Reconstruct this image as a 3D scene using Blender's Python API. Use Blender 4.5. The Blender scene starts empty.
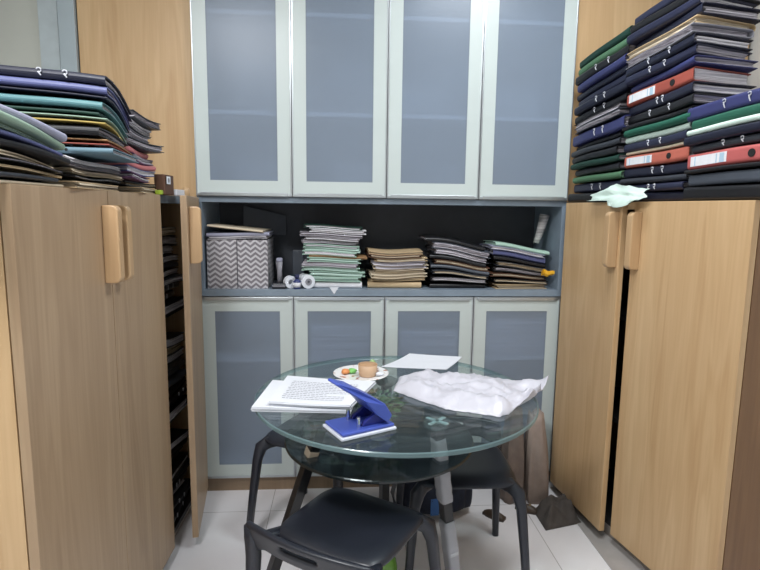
import bpy, bmesh, math, random
import mathutils.noise as mn
from mathutils import Vector, Matrix
# ------------------------------------------------------------------ camera, light, exposure
SC = bpy.context.scene
COL = SC.collection
EYE = 1.4
YAW, PITCH, ROLL, FPX = 0.0713, 0.1377, 0.0126, 544.36
cam_d = bpy.data.cameras.new('camera'); cam = bpy.data.objects.new('camera', cam_d); COL.objects.link(cam)
_f = Vector((math.sin(YAW)*math.cos(PITCH), math.cos(YAW)*math.cos(PITCH), -math.sin(PITCH)))
_r0 = Vector((math.cos(YAW), -math.sin(YAW), 0)); _u0 = _r0.cross(_f)
_r = _r0*math.cos(ROLL) + _u0*math.sin(ROLL); _u = _u0*math.cos(ROLL) - _r0*math.sin(ROLL)
cam.matrix_world = Matrix(((_r.x, _u.x, -_f.x, 0), (_r.y, _u.y, -_f.y, 0), (_r.z, _u.z, -_f.z, EYE), (0, 0, 0, 1)))
cam_d.sensor_width = 36; cam_d.lens = FPX/760*36; cam_d.clip_start = 0.02
SC.camera = cam
SC.view_settings.view_transform = 'Standard'; SC.view_settings.look = 'None'
SC.view_settings.gamma = 1; SC.view_settings.use_curve_mapping = False
SC.view_settings.exposure = -0.18
W = bpy.data.worlds.new('world'); SC.world = W; W.use_nodes = True
W.node_tree.nodes['Background'].inputs[0].default_value = (0.75, 0.86, 1, 1)
W.node_tree.nodes['Background'].inputs[1].default_value = 0.5
def area(name, loc, sx, sy, power, color):
    d = bpy.data.lights.new(name, 'AREA'); d.shape = 'RECTANGLE'; d.size = sx; d.size_y = sy; d.energy = power; d.color = color
    o = bpy.data.objects.new(name, d); o.location = loc; COL.objects.link(o); return o
CEIL = 2.8
LAMPS = [((-0.75, 0.55), 0.6, 0.6, 62, (0.97, 0.98, 1.0)), ((0.75, 1.62), 0.6, 0.6, 28, (0.93, 0.97, 1.0))]
for (lx, ly), a, b, p, c in LAMPS:
    area('ceiling_lamp_light', (lx, ly, CEIL-0.035), a-0.06, b-0.06, p, c)

# ------------------------------------------------------------------ materials
def srgb(r, g, b):
    def f(c):
        c /= 255.0
        return c/12.92 if c <= 0.04045 else ((c+0.055)/1.055)**2.4
    return (f(r), f(g), f(b), 1)
def new_mat(name):
    m = bpy.data.materials.new(name); m.use_nodes = True
    nt = m.node_tree; return m, nt, nt.nodes['Principled BSDF']
def N(nt, t, **kw):
    n = nt.nodes.new(t)
    for k, v in kw.items():
        if k in n.inputs: n.inputs[k].default_value = v
        else: setattr(n, k, v)
    return n
_cache = {}
def plain(name, col, rough=0.5, metal=0.0, var=0.08, scale=14.0, bump=0.0, spec=0.5):
    """a colour with faint procedural mottling"""
    if name in _cache: return _cache[name]
    m, nt, p = new_mat(name)
    tc = N(nt, 'ShaderNodeTexCoord'); no = N(nt, 'ShaderNodeTexNoise', Scale=scale, Detail=4.0)
    nt.links.new(tc.outputs['Object'], no.inputs['Vector'])
    rp = N(nt, 'ShaderNodeValToRGB')
    rp.color_ramp.elements[0].position = 0.3; rp.color_ramp.elements[1].position = 0.7
    rp.color_ramp.elements[0].color = tuple(c*(1-var) for c in col[:3])+(1,)
    rp.color_ramp.elements[1].color = tuple(min(1, c*(1+var)) for c in col[:3])+(1,)
    nt.links.new(no.outputs['Fac'], rp.inputs['Fac']); nt.links.new(rp.outputs['Color'], p.inputs['Base Color'])
    p.inputs['Roughness'].default_value = rough; p.inputs['Metallic'].default_value = metal
    p.inputs['Specular IOR Level'].default_value = spec
    if bump:
        b = N(nt, 'ShaderNodeBump', Strength=bump, Distance=0.002); nt.links.new(no.outputs['Fac'], b.inputs['Height'])
        nt.links.new(b.outputs['Normal'], p.inputs['Normal'])
    _cache[name] = m; return m
def wood(name, c1, c2, rough=0.42):
    m, nt, p = new_mat(name)
    tc = N(nt, 'ShaderNodeTexCoord'); oi = N(nt, 'ShaderNodeObjectInfo')
    ad = N(nt, 'ShaderNodeVectorMath', operation='ADD')
    mulr = N(nt, 'ShaderNodeMath', operation='MULTIPLY'); mulr.inputs[1].default_value = 7.0
    nt.links.new(oi.outputs['Random'], mulr.inputs[0])
    nt.links.new(tc.outputs['Object'], ad.inputs[0]); nt.links.new(mulr.outputs[0], ad.inputs[1])
    mp = N(nt, 'ShaderNodeMapping'); mp.inputs['Scale'].default_value = (9, 9, 0.75)
    nt.links.new(ad.outputs[0], mp.inputs['Vector'])
    n1 = N(nt, 'ShaderNodeTexNoise', Scale=1.0, Detail=3.0, Distortion=0.6); nt.links.new(mp.outputs[0], n1.inputs['Vector'])
    mp2 = N(nt, 'ShaderNodeMapping'); mp2.inputs['Scale'].default_value = (130, 130, 3.5)
    nt.links.new(ad.outputs[0], mp2.inputs['Vector'])
    n2 = N(nt, 'ShaderNodeTexNoise', Scale=1.0, Detail=2.0); nt.links.new(mp2.outputs[0], n2.inputs['Vector'])
    # cathedral rings from the low frequency noise
    sn = N(nt, 'ShaderNodeMath', operation='MULTIPLY'); sn.inputs[1].default_value = 42.0; nt.links.new(n1.outputs['Fac'], sn.inputs[0])
    si = N(nt, 'ShaderNodeMath', operation='SINE'); nt.links.new(sn.outputs[0], si.inputs[0])
    a = N(nt, 'ShaderNodeMath', operation='MULTIPLY_ADD'); a.inputs[1].default_value = 0.09; nt.links.new(si.outputs[0], a.inputs[0]); nt.links.new(n1.outputs['Fac'], a.inputs[2])
    b = N(nt, 'ShaderNodeMath', operation='MULTIPLY_ADD'); b.inputs[1].default_value = 0.4; nt.links.new(n2.outputs['Fac'], b.inputs[0]); nt.links.new(a.outputs[0], b.inputs[2])
    rp = N(nt, 'ShaderNodeValToRGB'); rp.color_ramp.elements[0].position = 0.4; rp.color_ramp.elements[1].position = 1.1
    rp.color_ramp.elements[0].color = c1; rp.color_ramp.elements[1].color = c2
    nt.links.new(b.outputs[0], rp.inputs['Fac']); nt.links.new(rp.outputs['Color'], p.inputs['Base Color'])
    p.inputs['Roughness'].default_value = rough
    return m
MAPLE = wood('maple_veneer', srgb(210, 178, 136), srgb(190, 154, 112))
MAPLE_L = wood('maple_veneer_shaded', srgb(184, 158, 128), srgb(160, 134, 106))  # maple of the left doors, their dimmer light put into the colour
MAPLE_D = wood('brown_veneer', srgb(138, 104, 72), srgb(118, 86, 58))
MAPLE_H = wood('maple_solid', srgb(202, 170, 130), srgb(184, 150, 112), 0.35)
PLINTH = wood('plinth_laminate', srgb(150, 128, 104), srgb(132, 112, 90))
GREY_LAM = plain('grey_laminate', srgb(128, 142, 156), 0.4)
GREY_PLINTH = plain('grey_plinth', srgb(140, 132, 126), 0.4)
NICHE_DARK = plain('niche_dark_grey', srgb(64, 68, 76), 0.6)
CARCASS_IN = plain('carcass_inner', srgb(38, 36, 36), 0.7)
ALU = plain('aluminium', srgb(196, 202, 206), 0.3, 0.85, 0.03)
BORDER = plain('white_frosted_border', srgb(198, 208, 206), 0.32, 0, 0.02, 3)
CABINET_WHITE = plain('cabinet_white_board', srgb(205, 208, 210), 0.6)
WALL = plain('grey_beige_paint', srgb(190, 192, 184), 0.7, 0, 0.03, 4)
WALL_W = plain('white_paint', srgb(222, 222, 220), 0.8, 0, 0.03, 4)
PARTITION = plain('grey_steel_panel', srgb(166, 178, 184), 0.45, 0, 0.06, 5)
BLACK_PL = plain('black_plastic', srgb(34, 37, 46), 0.36, 0, 0.1, 6)
CHROME = plain('polished_steel', srgb(210, 214, 216), 0.12, 1.0, 0.02)
BLACK_METAL = plain('black_metal', srgb(24, 24, 26), 0.3, 0, 0.1)
DARK_GAP = plain('dark_gap', srgb(20, 18, 18), 0.8)

def frosted():
    m, nt, p = new_mat('frosted_glass')
    out = nt.nodes['Material Output']
    p.inputs['Base Color'].default_value = srgb(166, 178, 192); p.inputs['Roughness'].default_value = 0.3
    p.inputs['Specular IOR Level'].default_value = 0.6
    tc = N(nt, 'ShaderNodeTexCoord'); mp = N(nt, 'ShaderNodeMapping'); mp.inputs['Scale'].default_value = (260, 260, 6)
    nt.links.new(tc.outputs['Object'], mp.inputs['Vector'])
    no = N(nt, 'ShaderNodeTexNoise', Scale=1.0, Detail=2.0); nt.links.new(mp.outputs[0], no.inputs['Vector'])
    bp = N(nt, 'ShaderNodeBump', Strength=0.12, Distance=0.0006); nt.links.new(no.outputs['Fac'], bp.inputs['Height']); nt.links.new(bp.outputs['Normal'], p.inputs['Normal'])
    tr = N(nt, 'ShaderNodeBsdfTransparent'); tr.inputs['Color'].default_value = (0.86, 0.92, 1, 1)
    mx = N(nt, 'ShaderNodeMixShader'); mx.inputs[0].default_value = 0.6
    nt.links.new(p.outputs[0], mx.inputs[1]); nt.links.new(tr.outputs[0], mx.inputs[2]); nt.links.new(mx.outputs[0], out.inputs[0])
    return m
FROST = frosted()
def clear(name, tint, rough=0.03, veil=0.0, veil_col=(0.5, 0.6, 0.6, 1), ior=1.5):
    m, nt, p = new_mat(name); out = nt.nodes['Material Output']
    tr = N(nt, 'ShaderNodeBsdfTransparent'); tr.inputs['Color'].default_value = tint
    gl = N(nt, 'ShaderNodeBsdfGlossy'); gl.inputs['Roughness'].default_value = rough
    fr = N(nt, 'ShaderNodeFresnel'); ge = N(nt, 'ShaderNodeNewGeometry')
    ma = N(nt, 'ShaderNodeMath', operation='MULTIPLY_ADD'); ma.inputs[1].default_value = 1/ior-ior; ma.inputs[2].default_value = ior   # same reflectance seen from inside the pane
    nt.links.new(ge.outputs['Backfacing'], ma.inputs[0]); nt.links.new(ma.outputs[0], fr.inputs['IOR'])
    mx = N(nt, 'ShaderNodeMixShader'); nt.links.new(fr.outputs[0], mx.inputs[0]); nt.links.new(tr.outputs[0], mx.inputs[1]); nt.links.new(gl.outputs[0], mx.inputs[2])
    last = mx
    if veil:
        p.inputs['Base Color'].default_value = veil_col; p.inputs['Roughness'].default_value = 0.4
        m2 = N(nt, 'ShaderNodeMixShader'); m2.inputs[0].default_value = veil
        nt.links.new(mx.outputs[0], m2.inputs[1]); nt.links.new(p.outputs[0], m2.inputs[2]); last = m2
    nt.links.new(last.outputs[0], out.inputs[0]); return m
GLASS = clear('table_glass', (0.87, 0.92, 0.92, 1), 0.03, 0.05, srgb(150, 165, 170))
GLASS_EDGE = clear('table_glass_edge', (0.5, 0.68, 0.68, 1), 0.08, 0.45, srgb(132, 162, 166))
GLASS_SMOKE = clear('smoked_glass', (0.30, 0.35, 0.37, 1), 0.05, 0.14, srgb(64, 74, 80))
GLASS_CLEAR = clear('clear_glass', (0.93, 0.96, 0.96, 1))
FILM = clear('plastic_film', (0.72, 0.72, 0.74, 1), 0.14, 0.46, srgb(206, 206, 212))

def tile_floor():
    m, nt, p = new_mat('floor_tile')
    tc = N(nt, 'ShaderNodeTexCoord'); sp = N(nt, 'ShaderNodeSeparateXYZ'); nt.links.new(tc.outputs['Object'], sp.inputs[0])
    def line(axis, off):
        a = N(nt, 'ShaderNodeMath', operation='ADD'); a.inputs[1].default_value = off; nt.links.new(sp.outputs[axis], a.inputs[0])
        d = N(nt, 'ShaderNodeMath', operation='DIVIDE'); d.inputs[1].default_value = 0.6; nt.links.new(a.outputs[0], d.inputs[0])
        f = N(nt, 'ShaderNodeMath', operation='FRACT'); nt.links.new(d.outputs[0], f.inputs[0])
        l = N(nt, 'ShaderNodeMath', operation='LESS_THAN'); l.inputs[1].default_value = 0.006; nt.links.new(f.outputs[0], l.inputs[0]); return l
    a, b = line('X', 9.93), line('Y', 0.0)
    mx = N(nt, 'ShaderNodeMath', operation='MAXIMUM'); nt.links.new(a.outputs[0], mx.inputs[0]); nt.links.new(b.outputs[0], mx.inputs[1])
    no = N(nt, 'ShaderNodeTexNoise', Scale=5.0, Detail=5.0); nt.links.new(tc.outputs['Object'], no.inputs['Vector'])
    rp = N(nt, 'ShaderNodeValToRGB'); rp.color_ramp.elements[0].color = srgb(230, 227, 230); rp.color_ramp.elements[1].color = srgb(244, 242, 244)
    nt.links.new(no.outputs['Fac'], rp.inputs['Fac'])
    mc = N(nt, 'ShaderNodeMix', data_type='RGBA'); mc.inputs[7].default_value = srgb(184, 180, 180)
    nt.links.new(mx.outputs[0], mc.inputs[0]); nt.links.new(rp.outputs['Color'], mc.inputs[6]); nt.links.new(mc.outputs[2], p.inputs['Base Color'])
    p.inputs['Roughness'].default_value = 0.22
    return m
TILE = tile_floor()
def pages_mat(name, light, dark, scale=520):
    if name in _cache: return _cache[name]
    m, nt, p = new_mat(name)
    tc = N(nt, 'ShaderNodeTexCoord'); mp = N(nt, 'ShaderNodeMapping'); mp.inputs['Scale'].default_value = (4, 4, scale)
    nt.links.new(tc.outputs['Object'], mp.inputs['Vector'])
    no = N(nt, 'ShaderNodeTexNoise', Scale=1.0, Detail=2.0, Distortion=0.3); nt.links.new(mp.outputs[0], no.inputs['Vector'])
    rp = N(nt, 'ShaderNodeValToRGB'); rp.color_ramp.elements[0].position = 0.32; rp.color_ramp.elements[1].position = 0.6
    rp.color_ramp.elements[0].color = dark; rp.color_ramp.elements[1].color = light
    nt.links.new(no.outputs['Fac'], rp.inputs['Fac']); nt.links.new(rp.outputs['Color'], p.inputs['Base Color'])
    p.inputs['Roughness'].default_value = 0.85
    _cache[name] = m; return m
PAGES = {'white': pages_mat('page_edges_white', srgb(234, 232, 236), srgb(160, 156, 164)),
         'grey': pages_mat('page_edges_grey', srgb(202, 198, 206), srgb(112, 106, 114)),
         'buff': pages_mat('page_edges_buff', srgb(206, 192, 168), srgb(116, 100, 84)),
         'mint': pages_mat('page_edges_mint', srgb(196, 222, 212), srgb(128, 150, 140))}
CLR = {'navy': (34, 37, 60), 'dark navy': (24, 27, 46), 'black': (22, 22, 26), 'charcoal': (50, 53, 60), 'slate': (72, 78, 88),
       'violet blue': (52, 56, 102), 'lilac': (90, 96, 140), 'green': (28, 88, 70), 'dark green': (18, 56, 46), 'mint': (172, 204, 188),
       'pale mint': (206, 226, 216), 'coral red': (182, 92, 90), 'orange red': (182, 98, 82), 'buff': (196, 172, 136), 'beige': (214, 200, 176), 'brown': (92, 62, 46),
       'teal': (84, 128, 132), 'yellow': (166, 144, 74), 'white': (228, 228, 232), 'grey': (138, 138, 146), 'lilac grey': (150, 152, 172),
       'pink': (212, 130, 132), 'purple': (96, 58, 96), 'sage': (142, 166, 148), 'brick': (150, 72, 60), 'orange': (170, 132, 92), 'sky blue': (94, 122, 136), 'grass green': (78, 116, 86)}
def cover_mat(c):
    return plain('cover_'+c.replace(' ', '_'), srgb(*CLR[c]), 0.42 if c in ('navy', 'dark navy', 'violet blue', 'black', 'charcoal', 'lilac', 'teal', 'slate') else 0.6, 0, 0.12, 9, 0.15)
PAPER = plain('white_paper', srgb(224, 227, 234), 0.8, 0, 0.02)
LABELW = plain('label_paper', srgb(222, 222, 226), 0.6, 0, 0.05, 40)

# ------------------------------------------------------------------ mesh helpers
class MB:
    def __init__(s): s.v = []; s.f = []; s.m = []
    def add(s, verts, faces, mi=0):
        o = len(s.v); s.v += [tuple(v) for v in verts]; s.f += [tuple(i+o for i in f) for f in faces]; s.m += [mi]*len(faces); return s
    def box(s, x0, x1, y0, y1, z0, z1, mi=0, M=None):
        v = [Vector((x, y, z)) for x in (x0, x1) for y in (y0, y1) for z in (z0, z1)]
        if M: v = [M @ p for p in v]
        return s.add(v, [(0, 1, 3, 2), (4, 6, 7, 5), (0, 4, 5, 1), (2, 3, 7, 6), (0, 2, 6, 4), (1, 5, 7, 3)], mi)
    def prism(s, pts, fn0, fn1, mi=0):
        """closed outline pts swept from fn0(p) to fn1(p)"""
        n = len(pts); v = [fn0(p) for p in pts]+[fn1(p) for p in pts]
        f = [tuple(range(n-1, -1, -1)), tuple(range(n, 2*n))]+[(i, (i+1) % n, n+(i+1) % n, n+i) for i in range(n)]
        return s.add(v, f, mi)
    def lathe(s, prof, seg=32, M=None, mi=0):
        v = []; f = []
        for r, z in prof:
            for i in range(seg):
                a = 2*math.pi*i/seg; p = Vector((r*math.cos(a), r*math.sin(a), z)); v.append(M @ p if M else p)
        k = len(prof)
        for j in range(k-1):
            for i in range(seg):
                f.append((j*seg+i, j*seg+(i+1) % seg, (j+1)*seg+(i+1) % seg, (j+1)*seg+i))
        if prof[0][0] > 1e-6: f.append(tuple(range(seg-1, -1, -1)))
        if prof[-1][0] > 1e-6: f.append(tuple((k-1)*seg+i for i in range(seg)))
        return s.add(v, f, mi)
    def tube(s, path, rad, seg=10, up=Vector((0, 0, 1)), sq=None, mi=0):
        """tapered tube; rad list of (ra, rb) or floats; sq = superellipse exponent"""
        path = [Vector(p) for p in path]; n = len(path); v = []
        for i, p in enumerate(path):
            t = (path[min(i+1, n-1)]-path[max(i-1, 0)]).normalized()
            a = t.cross(up)
            if a.length < 1e-4: a = t.cross(Vector((0, 1, 0)))
            a.normalize(); b = a.cross(t).normalized()
            r = rad[i] if isinstance(rad, (list, tuple)) else rad
            ra, rb = r if isinstance(r, (list, tuple)) else (r, r)
            for k in range(seg):
                th = 2*math.pi*(k+0.5)/seg; c, q = math.cos(th), math.sin(th)
                if sq: c = math.copysign(abs(c)**(2/sq), c); q = math.copysign(abs(q)**(2/sq), q)
                v.append(p+a*ra*c+b*rb*q)
        f = [(j*seg+k, j*seg+(k+1) % seg, (j+1)*seg+(k+1) % seg, (j+1)*seg+k) for j in range(n-1) for k in range(seg)]
        f += [tuple(range(seg-1, -1, -1)), tuple((n-1)*seg+k for k in range(seg))]
        return s.add(v, f, mi)
    def slab(s, nx, ny, top, bot, mi=0, skip=None):
        """closed slab from two height surfaces: top(u,v), bot(u,v) -> Vector, u,v in 0..1"""
        v = [top(i/nx, j/ny) for i in range(nx+1) for j in range(ny+1)]+[bot(i/nx, j/ny) for i in range(nx+1) for j in range(ny+1)]
        o = (nx+1)*(ny+1); I = lambda i, j: i*(ny+1)+j; f = []
        solid = lambda i, j: 0 <= i < nx and 0 <= j < ny and not (skip and skip(i, j))
        for i in range(nx):
            for j in range(ny):
                if not solid(i, j): continue
                f.append((I(i, j), I(i+1, j), I(i+1, j+1), I(i, j+1))); f.append((o+I(i, j), o+I(i, j+1), o+I(i+1, j+1), o+I(i+1, j)))
                for di, dj, a, b in ((-1, 0, I(i, j), I(i, j+1)), (1, 0, I(i+1, j+1), I(i+1, j)), (0, -1, I(i+1, j), I(i, j)), (0, 1, I(i, j+1), I(i+1, j+1))):
                    if not solid(i+di, j+dj): f.append((b, a, o+a, o+b)[::-1])
        return s.add(v, f, mi)
    def build(s, name, mats, parent=None, bevel=0.0, smooth=False, sub=0, loc=None, seg=2):
        me = bpy.data.meshes.new(name); me.from_pydata(s.v, [], s.f)
        for m in (mats if isinstance(mats, (list, tuple)) else [mats]): me.materials.append(m)
        for p, i in zip(me.polygons, s.m): p.material_index = i
        bm = bmesh.new(); bm.from_mesh(me)
        loose = [v for v in bm.verts if not v.link_faces]
        if loose: bmesh.ops.delete(bm, geom=loose, context='VERTS')
        bmesh.ops.recalc_face_normals(bm, faces=bm.faces); bm.to_mesh(me); bm.free()
        o = bpy.data.objects.new(name, me); COL.objects.link(o)
        if parent: o.parent = parent
        if loc: o.location = loc
        if smooth:
            for p in me.polygons: p.use_smooth = True
        if sub:
            d = o.modifiers.new('sub', 'SUBSURF'); d.levels = sub; d.render_levels = sub
        if bevel:
            b = o.modifiers.new('bevel', 'BEVEL'); b.width = bevel; b.segments = seg; b.limit_method = 'ANGLE'; b.angle_limit = math.radians(40)
        return o
def tag(o, label=None, cat=None, group=None, kind=None):
    if label: o['label'] = label
    if cat: o['category'] = cat
    if group: o['group'] = group
    if kind: o['kind'] = kind
    return o
def empty(name, loc=(0, 0, 0), rz=0.0):
    o = bpy.data.objects.new(name, None); COL.objects.link(o); o.location = loc; o.rotation_euler = (0, 0, rz); o.empty_display_size = 0.05; return o
def bx(x0, x1, y0, y1, z0, z1): return MB().box(x0, x1, y0, y1, z0, z1)

# ------------------------------------------------------------------ room shell
def struct(name, mb, mat): return tag(mb.build(name, mat), kind='structure')
struct('floor', bx(-1.5, 1.95, -1.3, 3.1, -0.05, 0), TILE)
struct('ceiling', bx(-1.5, 1.95, -1.3, 3.1, CEIL, CEIL+0.05), WALL_W)
struct('wall_left', bx(-1.55, -1.5, -1.3, 3.1, 0, CEIL), WALL)
struct('wall_right', bx(1.95, 2.0, -1.3, 3.1, 0, CEIL), WALL_W)
struct('wall_front', bx(-1.5, 1.95, -1.35, -1.3, 0, CEIL), WALL_W)
struct('wall_back', bx(-1.5, 1.95, 3.0, 3.05, 0, CEIL), WALL)
struct('wall_partition', bx(-1.5, -1.31, 2.60, 2.64, 0, CEIL), WALL)
for (lx, ly), a, b, p, c in LAMPS:
    t = empty('ceiling_light', (lx, ly, CEIL)); tag(t, 'square recessed ceiling lamp '+('above the left cabinet end' if lx < 0 else 'above the glass table'), 'ceiling lamp', 'ceiling lamps')
    m = MB(); h = a/2
    for q in ((-h, h, -h, -h+.03), (-h, h, h-.03, h), (-h, -h+.03, -h+.03, h-.03), (h-.03, h, -h+.03, h-.03)): m.box(*q, -0.045, 0)
    m.build('lamp_frame', ALU, t)
    bx(-h+.03, h-.03, -h+.03, h-.03, -0.02, 0).build('reflector', WALL_W, t)

# ------------------------------------------------------------------ back wall units
XL, DW, YB = -0.663, 0.4355, 2.58
XR = XL+4*DW
def glass_door(parent, x0, x1, y, z0, z1, bw=0.058):
    """aluminium-edged door, white border, frosted pane; front face at y"""
    d = bx(x0, x1, y, y+0.02, z0, z1)
    e = 0.006; m = MB()
    for q in ((x0, x0+e, z0, z1), (x1-e, x1, z0, z1), (x0+e, x1-e, z0, z0+0.012), (x0+e, x1-e, z1-0.012, z1)):
        m.box(q[0], q[1], y, y+0.02, q[2], q[3])
    door = m.build('door', ALU, parent, 0.001)
    a, b, c, f = x0+e, x1-e, z0+0.012, z1-0.012
    m = MB()
    for q in ((a, a+bw, c, f), (b-bw, b, c, f), (a+bw, b-bw, c, c+bw), (a+bw, b-bw, f-bw, f)): m.box(q[0], q[1], y+0.003, y+0.009, q[2], q[3])
    m.build('glass_border', BORDER, door)
    bx(a+bw, b-bw, y+0.004, y+0.008, c+bw, f-bw).build('glass_pane', FROST, door)
    bx(x0+0.02, x1-0.02, y-0.006, y, z0 if z1 > 1.2 else z1-0.016, z0+0.016 if z1 > 1.2 else z1).build('grip_rail', ALU, door, 0.001)
    return door
def glass_unit(name, label, x0, z0, z1, ydoor, depth_y, shelves, cat):
    t = empty(name, (0, 0, 0)); tag(t, label, cat, 'frosted glass cabinets of the back wall')
    x1 = x0+2*DW; m = MB(); yb = ydoor+0.021
    for q in ((x0, x0+.016), (x1-.016, x1), ((x0+x1)/2-.009, (x0+x1)/2+.009)): m.box(q[0], q[1], yb, depth_y, z0, z1)
    m.box(x0+.016, x1-.016, depth_y-.01, depth_y, z0, z1); m.box(x0+.016, x1-.016, yb, depth_y-.01, z0, z0+.016); m.box(x0+.016, x1-.016, yb, depth_y-.01, z1-.016, z1)
    m.build('body', CABINET_WHITE, t)
    for s in shelves:
        for k in range(2):
            a = x0+.017+k*(DW-.008); bx(a, a+DW-.028, yb+.004, depth_y-.011, s, s+.018).build('shelf', CABINET_WHITE, t)
    for k in range(2): glass_door(t, x0+k*DW+.0015, x0+(k+1)*DW-.0015, ydoor, z0+.002, z1-.002)
    return t
ZU = 1.452
glass_unit('wall_cabinet', 'left frosted glass wall cabinet above the niche with chevron box', XL, ZU, 2.62, 2.565, 2.97, (1.82, 2.25), 'wall cabinet')
glass_unit('wall_cabinet', 'right frosted glass wall cabinet above niche, beside the tall folder piles', XL+2*DW, ZU, 2.62, 2.565, 2.97, (1.82, 2.25), 'wall cabinet')
ub = glass_unit('base_cabinet', 'left frosted glass base cabinet behind the paper stack', XL, 0.072, 0.985, 2.58, 2.97, (0.66,), 'base cabinet')
ub2 = glass_unit('base_cabinet', 'right frosted glass base cabinet behind the white plastic bag', XL+2*DW, 0.072, 0.985, 2.58, 2.97, (0.66,), 'base cabinet')
bx(XL, XL+2*DW, 2.60, 2.62, 0, 0.071).build('plinth', PLINTH, ub)
bx(XL+2*DW, XR, 2.60, 2.62, 0, 0.071).build('plinth', PLINTH, ub2)
# niche
t = empty('open_shelf', (0, 0, 0)); tag(t, 'grey open shelf niche between upper and lower glass cabinets', 'shelf')
bx(XL-.0, XR, 2.58, 2.97, 0.987, 1.018).build('shelf_board', GREY_LAM, t, .001)
bx(XL, XR, 2.58, 2.97, 1.425, 1.451).build('top_board', GREY_LAM, t, .001)
bx(XL, XL+.02, 2.58, 2.97, 1.018, 1.425).build('side_panel', GREY_LAM, t, .001)
bx(XR-.02, XR, 2.58, 2.97, 1.018, 1.425).build('side_panel', GREY_LAM, t, .001)
bx(XL+.02, XR-.02, 2.95, 2.97, 1.018, 1.425).build('back_panel', NICHE_DARK, t)
# tall wooden side panels either side
t = tag(bx(-1.15, XL-.004, 2.592, 2.61, 1.447, 2.62).build('wood_panel', MAPLE, None, .001), 'tall maple wall panel left of the glass wall cabinets', 'wall panel', 'maple wall panels')
t = tag(bx(XR+.004, 1.93, 2.592, 2.61, 1.447, 2.62).build('wood_panel', MAPLE, None, .001), 'tall maple wall panel behind the right folder piles', 'wall panel', 'maple wall panels')
t = empty('partition_frame', (0, 0, 0)); tag(t, 'grey steel partition post at the upper left beside maple panel', 'partition')
bx(-1.225, -1.155, 2.575, 2.60, 0, CEIL-.002).build('post', PARTITION, t, .002)
bx(-1.31, -1.229, 2.582, 2.60, 0, CEIL-.002).build('frame_strip', plain('grey_steel_strip', srgb(178, 188, 192), .45), t, .002)

# ------------------------------------------------------------------ side cabinets (local: +x outward to the room, +y towards the back wall)
def side_cabinet(label, org, direction, length, doors, ztop, zbot, side, face, endm, depth, shelves, plinth_in):
    """side=+1: room lies to +X of the face (left cabinet); -1: right cabinet"""
    dv = Vector((direction[0], direction[1], 0)).normalized()
    nv = Vector((dv.y, -dv.x, 0)) if side > 0 else Vector((-dv.y, dv.x, 0))
    M = Matrix(((nv.x, dv.x, 0, org[0]), (nv.y, dv.y, 0, org[1]), (0, 0, 1, 0), (0, 0, 0, 1)))
    t = empty('side_cabinet'); tag(t, label, 'cabinet', 'wooden side cabinets')
    def P(mb, name, mat, par=None, bev=0.0, X=None):
        mb.v = [tuple(M @ (X @ Vector(v) if X else Vector(v))) for v in mb.v]; return mb.build(name, mat, par or t, bev)
    T = 0.024; x0 = -T-.003
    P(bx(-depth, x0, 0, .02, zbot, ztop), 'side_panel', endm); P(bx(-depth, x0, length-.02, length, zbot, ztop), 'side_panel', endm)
    P(bx(-depth, x0, .02, length-.02, ztop-.03, ztop), 'top_panel', GREY_LAM if side > 0 else MAPLE)
    P(bx(-depth, x0, .02, length-.02, zbot, zbot+.02), 'bottom_panel', CARCASS_IN)
    P(bx(-depth, -depth+.01, .02, length-.02, zbot+.02, ztop-.03), 'back_panel', CARCASS_IN)
    for s in shelves: P(bx(-depth+.01, x0-.03, .02, length-.02, s, s+.02), 'shelf', CARCASS_IN)
    P(bx(-depth, -plinth_in, 0, length, 0, zbot-.001), 'plinth', GREY_PLINTH)
    for y0, y1, hinge, ang, hy in doors:
        X = Matrix.Translation((0, hinge, 0)) @ Matrix.Rotation(ang, 4, 'Z') @ Matrix.Translation((0, -hinge, 0))
        d = P(bx(-T, 0, y0, y1, zbot-.01, ztop-.001), 'door', face, None, .0015, X)
        hm = MB(); pts = [(0, 1.18)]; r, dd = .018, .045
        for k in range(7): a = -math.pi/2+k*math.pi/12; pts.append((dd-r+r*math.cos(a), 1.18+r+r*math.sin(a)))
        for k in range(7): a = k*math.pi/12; pts.append((dd-r+r*math.cos(a), 1.403-r+r*math.sin(a)))
        pts.append((0, 1.403))
        hm.prism(pts, lambda p: (p[0], hy-.016, p[1]), lambda p: (p[0], hy+.016, p[1]))
        P(hm, 'handle', MAPLE_H, d, .004, X)
    return M
LM = side_cabinet('maple cabinet on the left with its far door ajar and files inside', (-0.688, 1.20), (0.03, 1), 1.36,
    [(0.0, .442, 0, 0, .414), (.446, .868, .446, 0, .480), (.925, 1.355, 1.355, math.radians(10.0), .985)], 1.445, .06, 1, MAPLE_L, MAPLE, .5, (.50, .95), .05)
RM = side_cabinet('maple cabinet on the right with two doors slightly apart', (1.234, 1.565), (-.178, .984), 1.0,
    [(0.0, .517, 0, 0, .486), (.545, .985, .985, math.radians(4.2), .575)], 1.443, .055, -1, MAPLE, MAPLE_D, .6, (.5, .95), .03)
tag(bx(1.068, 1.2, 0.9, 2.55, 0.0005, 0.004).build('floor_strip', plain('grey_stone_strip', srgb(170, 165, 162), .35)), 'grey stone floor strip along the right cabinet plinth', 'floor strip')

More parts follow.
